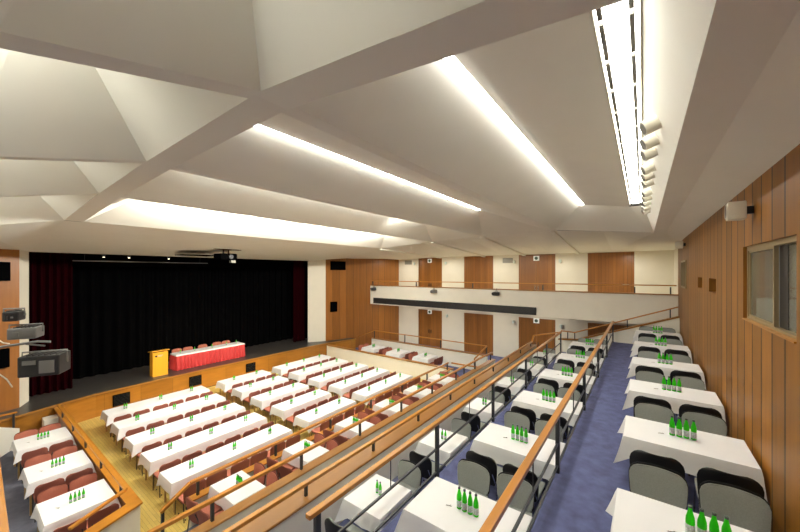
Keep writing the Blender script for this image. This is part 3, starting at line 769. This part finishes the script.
def curtain(label, x, y0, y1, z0, z1, mat, amp=.07, wl=.26, axis='y'):
    mb = MB(); n = max(8, int((y1-y0)/.03)); K = 3
    vs = []
    for side in (0, 1):
        for k in range(K+1):
            for i in range(n+1):
                y = y0+(y1-y0)*i/n
                xx = x+amp*math.sin(2*PI*y/wl+.9*math.sin(y*2.1))*(.8+.2*k/K)+(.02 if side else 0)
                vs.append((xx, y, z1-(z1-z0)*k/K))
    m_ = (n+1)*(K+1); q = lambda s_, k, i: s_*m_+k*(n+1)+i; fs = []
    for k in range(K):
        for i in range(n):
            fs += [(q(0,k,i),q(0,k+1,i),q(0,k+1,i+1),q(0,k,i+1)),(q(1,k,i),q(1,k,i+1),q(1,k+1,i+1),q(1,k+1,i))]
    for i in range(n): fs += [(q(0,0,i),q(0,0,i+1),q(1,0,i+1),q(1,0,i)),(q(0,K,i),q(1,K,i),q(1,K,i+1),q(0,K,i+1))]
    mb.add(vs, fs); o = mb.obj('stage_curtain', mat, smooth=True)
    return tag(o, label, 'curtain', None)
curtain('black backdrop curtain across the rear of the stage', -20.4, 1.9, 14.9, ZS+.02, 7.3, 'black', .08, .42)
curtain('dark red curtain gathered at the lectern end of the stage opening', -19.0, 1.62, 2.95, ZS+.02, 7.2, 'redvelvet', .08, .22)
curtain('dark red curtain gathered at the balcony end of the stage opening', -19.2, 13.85, 14.75, ZS+.02, 7.2, 'redvelvet', .08, .22)
tag(MB().box(-19.75,-19.7,1.3,15.1,5.95,7.3).obj('stage_border_curtain','black'), 'black border drape hanging at the top of the stage opening', 'curtain')
pp = thing('lighting_bar', 'grey pipe batten high in the stage opening', 'pipe', (-19.4, 5.2, 6.18))
MB().tube([(0,-2.2,0),(0,3.2,0)],.025,8).obj('pipe','lamp_grey',pp)
for y in (-1.8,2.8): MB().tube([(0,y,0),(0,y,1.2)],.008,6).obj('hanger','blackmetal',pp)
for k, y in enumerate((4.0,4.9,6.5)):
    s_ = thing('stage_lamp', f'small stage lamp glowing under the pipe batten, {ORD[k+1]} from the lectern end', 'stage lamp', (-19.3, y, 6.36), 0, 'small stage lamps')
    MB().lathe([(.05,0),(.08,.12),(.06,.2)],12).obj('housing','blackmetal',s_)
    MB().lathe([(.045,-.006),(.045,-.002)],12).obj('lens','soft',s_)
# projector under the sloping panel before the stage
t = thing('ceiling_projector', 'black projector hung from the ceiling panel before the stage', 'projector', (-15.6, 7.55, 6.45))
MB().box(-.38,.38,-.40,.34,-.20,.10).obj('body','black',t,bevel=.05)
MB().tube([(.38,.02,-.05),(.46,.02,-.05)],.10,14).obj('lens','blackmetal',t)
MB().tube([(0,-.12,.1),(0,-.12,.30)],.03,8).tube([(0,.12,.1),(0,.12,.30)],.03,8).obj('mount_pole','blackmetal',t); MB().box(-.25,.25,-.6,.6,.27,.30).obj('mount_plate','darkint',t)
MB().box(.1,.3,.1,.3,-.32,-.2).obj('sensor_box','vent',t)
t2 = MB().prism([(-.5,-.55),(.1,-.55),(.25,-.1),(.25,.35),(-.5,.35)],-.02,.02).obj('lift_board','black',t); t2.location=(-.75,-.75,.02); t2.scale=(1.4,1.5,1)

# ------------------------------------------------------------------ wall equipment
def far_box(label, pos, size, name='wall_speaker'):
    t = thing(name, label, 'speaker', pos, math.atan2(1.83, 6.08)*-1)
    MB().box(-.02,.10,-size[0]/2,size[0]/2,-size[1]/2,size[1]/2).obj('cabinet','black',t,bevel=.01,seg=1)
    MB().box(.10,.112,-size[0]/2+.03,size[0]/2-.03,-size[1]/2+.03,size[1]/2-.03).obj('grille_cloth','black',t.children[0])
far_box('wide black speaker high on the panelled wall beyond the stage', (-17.50,16.30,6.15), (1.15,.62))
far_box('small black speaker halfway up the panelled wall beyond the stage', (-17.60,15.98,3.25), (.5,.7))
def near_box(label, pos, size):
    t = thing('wall_speaker', label, 'speaker', pos, math.atan2(1.83, 6.32))
    MB().box(-.02,.10,-size[0]/2,size[0]/2,-size[1]/2,size[1]/2).obj('cabinet','black',t,bevel=.01,seg=1)
    MB().box(.10,.112,-size[0]/2+.03,size[0]/2-.03,-size[1]/2+.03,size[1]/2-.03).obj('grille_cloth','black',t.children[0])
near_box('upper black speaker on the panelled wall by the near end of the stage', (-17.60,.82,5.72), (.75,.65))
near_box('lower black speaker on the panelled wall by the near end of the stage', (-17.58,.80,2.75), (.75,.65))
def cream_speaker(label, pos, sz):
    t = thing('surround_speaker', label, 'speaker', pos, -.05, 'cream speakers on the panelled wall')
    c_ = MB().box(-sz*.5,sz*.35,-sz*.5,sz*.5,-sz*.55,sz*.55).obj('cabinet','cream',t,bevel=sz*.08,smooth=True)
    MB().tube([(-sz*.49,0,0),(-sz*.53,0,0)],sz*.42,20).obj('grille','grid',c_)
    MB().tube([(-sz*.48,0,0),(-sz*.56,0,0)],[sz*.47,sz*.47],20,caps=False).obj('rim','cream',c_)
    MB().box(sz*.35,.149,-.04,.04,-.05,.05).obj('bracket','blackmetal',t)
cream_speaker('larger cream speaker on the panelled wall above the booth window', (1.05,6.42,6.54), .22)
cream_speaker('smaller cream speaker at the far end of the panelled wall', (1.05,15.2,6.66), .24)
# balcony spotlights
for k, (x, rz) in enumerate(((-15.6,.5),(-10.6,.9),(-6.6,-.2))):
    t = thing('theatre_spotlight', f'theatre spotlight clamped to the white balcony front, {ORD[k+1]} from the stage', 'spotlight', (x,18.02,4.48), rz, 'spotlights on the balcony front')
    m_ = 'lamp_grey' if k == 1 else 'blackmetal'
    MB().box(-.16,.16,-.13,.11,-.1,.1).obj('housing',m_,t,bevel=.03)
    MB().tube([(-.16,0,0),(-.24,0,-.02)],.085,12).obj('lens',m_,t.children[0])
    MB().tube([(0,-.12,0),(0,-.12,.16),(0,.12,.16),(0,.12,0)],.012,6).obj('yoke','blackmetal',t)
    MB().tube([(0,0,.16),(0,.05,.3)],.012,6).obj('clamp','blackmetal',t)
# exit signs, grilles and sconces on the side wall
for k, (i, lev) in enumerate(((0,6.55),(2,6.55),(0,2.68),(2,2.68))):
    xm = sum(doors[i])/2
    t = thing('exit_sign', f'small white exit sign above the {"upper" if lev > 4 else "lower"} double doors {"nearer the stage" if i == 0 else "nearer the gallery"}', 'exit sign', (xm, YW-.03, lev), 0, 'exit signs above the double doors')
    MB().box(-.17,.17,-.03,.03,-.15,.15).obj('sign_box','exitw',t,bevel=.01,seg=1)
    MB().lathe([(.012,0),(.10,.001),(.10,.003),(.085,.004)],16).obj('sign_ring','exitd',t.children[0]).rotation_euler=(PI/2,0,0)
    t.children[0].children[0].location=(0,-.031,0)
    MB().box(-.03,.03,-.036,-.031,-.05,.05).obj('pictogram','exitd',t.children[0])
for k, (x, z) in enumerate(((-15.0,6.45),(-7.1,6.45))):
    t = thing('air_grille', f'grey air grille high on the white wall, {"nearer the stage" if k == 0 else "nearer the gallery"}', 'grille', (x,YW-.02,z), 0, 'air grilles on the side wall')
    MB().box(-.33,.33,-.02,.015,-.16,.16).obj('frame','vent',t)
    g = MB()
    for j in range(8): g.box(-.30,.30,-.028,-.02,-.14+j*.038,-.125+j*.038)
    g.obj('slat','grid',t)
sc = thing('wall_sconce', '', 'wall lamp')
MB().tube([(0,0,0),(0,-.08,0)],.04,10).obj('mount','chrome',sc); MB().lathe([(.05,-.1),(.085,-.04),(.085,.08),(.06,.1)],12,(0,-.13,0)).obj('shade','sconce',sc,smooth=True)
SP = Proto(sc)
for k, (x, z) in enumerate(((-14.35,6.35),(-11.6,6.35),(-6.65,6.35),(-3.95,6.35),(-11.5,2.5),(-6.7,2.5),(-3.9,2.5))):
    SP.place((x,YW-.001,z),0,f'frosted wall lamp on the {"upper" if z > 4 else "lower"} corridor wall, {ORD[k+1 if k < 4 else k-3]} from the stage','frosted wall lamps')
# spotlight rig at the edge of the near terrace
rig = thing('spotlight_arm', 'thin metal arm holding the large theatre spotlight at the near wall', 'arm', (-6.0,.33,4.83))
MB().tube([(-.2,-.4,-.02),(0,.0,.0),(.0,.30,.015),(.05,.40,.0)],.014,8).obj('arm','lamp_grey',rig)
MB().tube([(0,.20,.0),(.0,.36,-.05)],.010,8).obj('brace','lamp_grey',rig)
def rigspot(label, pos, size, mat, rz):
    t = thing('theatre_spotlight', label, 'spotlight', pos, rz); w_, h_, d_ = size
    MB().box(-d_/2,d_/2,-w_/2,w_/2,-h_/2,h_/2).obj('housing',mat,t,bevel=.02)
    fins = MB()
    for k in range(6): fins.box(-d_/2+.02,d_/2-.02,-w_/2+.03+k*(w_-.06)/6,-w_/2+.04+k*(w_-.06)/6,h_/2,h_/2+.012)
    fins.obj('cooling_fin','blackmetal',t.children[0])
    MB().tube([(d_/2,0,0),(d_/2+.05,0,0)],min(w_,h_)*.42,14).obj('lens','grid',t.children[0])
    MB().tube([(0,-w_/2-.02,0),(0,-w_/2-.02,h_/2+.03),(0,w_/2+.02,h_/2+.03),(0,w_/2+.02,0)],.010,6).obj('yoke','lamp_grey',t)
    MB().box(-d_/2-.012,-d_/2,-w_/2+.04,-.01,-h_/2+.04,h_/2-.06).box(-d_/2-.012,-d_/2,.02,w_/2-.05,h_/2-.10,h_/2-.05).obj('back_plate','lamp_grey',t.children[0])
    return t
rigspot('large black theatre spotlight hanging below the metal arm at the near wall', (-6.0,.69,4.56), (.38,.25,.28), 'blackmetal', 2.6)
rigspot('grey theatre spotlight above the metal arm at the near wall', (-6.3,.56,4.935), (.26,.14,.24), 'lamp_grey', 2.7)
rigspot('small black theatre spotlight, topmost on the near wall', (-6.3,.46,5.155), (.14,.12,.2), 'blackmetal', 2.7)
t = MB().tube([(-6.2,.30,4.93),(-6.1,.36,4.86),(-6.12,.41,4.84)],.007,6).obj('power_cable','cream'); tag(t,'white cable looping to the grey theatre spotlight','cable')
t = MB().tube([(-6.0,.28,4.58),(-5.95,.38,4.45),(-5.95,.42,4.35)],.007,6).obj('power_cable','cream'); tag(t,'white cable hanging beside the large black theatre spotlight','cable')

# ------------------------------------------------------------------ lights of the house
def downlight(loc, power, label, r=.09, col=(1,.93,.80)):
    t = thing('downlight', label, 'light', loc, 0, 'recessed downlights')
    MB().lathe([(r+.025,-.006),(r+.025,0),(r,.0),(r,-.006)],16).obj('ring','cream',t)
    MB().lathe([(r,-.003),(r,-.001)],16).obj('lamp_glass','soft',t)
    area('downlight_lamp', (loc[0],loc[1],loc[2]-.012), r*2, power, col).parent = None
for k, x in enumerate((-14.8,-11.2,-7.6,-4.6)):
    downlight((x,19.9,3.419), 28, f'recessed downlight under the balcony, {ORD[k+1]} from the stage')
for k, x in enumerate((-14.8,-11.2,-7.6,-4.0,-.6)):
    t_ = area('corridor_lamp', (x,20.2,6.65), .35, 24, (1,.95,.84)); 
def spot(name, loc, target, power, size, blend=.5, col=(1,.84,.6)):
    l = bpy.data.lights.new(name,'SPOT'); l.energy = power; l.spot_size = size; l.spot_blend = blend; l.color = col; l.shadow_soft_size = .08
    o = bpy.data.objects.new(name,l); COL.objects.link(o); o.location = loc
    o.rotation_euler = (Vector(target)-Vector(loc)).to_track_quat('-Z','Y').to_euler()
    return o
spot('stage_spot', (-10.6,17.6,4.5), (-18.0,7.4,1.2), 2600, .5)
spot('stage_spot', (-6.2,.75,4.6), (-18.0,7.2,1.2), 2400, .45)
area('booth_lamp', (2.0,6.0,6.85), .4, 45, (1,.97,.9))

# ------------------------------------------------------------------ world, camera, view
w = bpy.data.worlds.new('World'); SC.world = w; w.use_nodes = True
w.node_tree.nodes['Background'].inputs[0].default_value = (.02,.02,.02,1); w.node_tree.nodes['Background'].inputs[1].default_value = 1.
cam = bpy.data.cameras.new('Camera'); co = bpy.data.objects.new('Camera', cam); COL.objects.link(co); SC.camera = co
F = 330.
cam.sensor_width = 36; cam.lens = F/800*36; cam.shift_y = 6/800; cam.clip_start = .05; cam.clip_end = 200
co.location = (0,0,5.7); co.rotation_euler = (PI/2, 0, math.atan(243/F))
SC.view_settings.view_transform = 'Standard'; SC.view_settings.look = 'None'; SC.view_settings.gamma = 1; SC.view_settings.exposure = .32
try: SC.view_settings.use_curve_mapping = False
except Exception: pass
SC.cycles.max_bounces = 10; SC.cycles.diffuse_bounces = 8
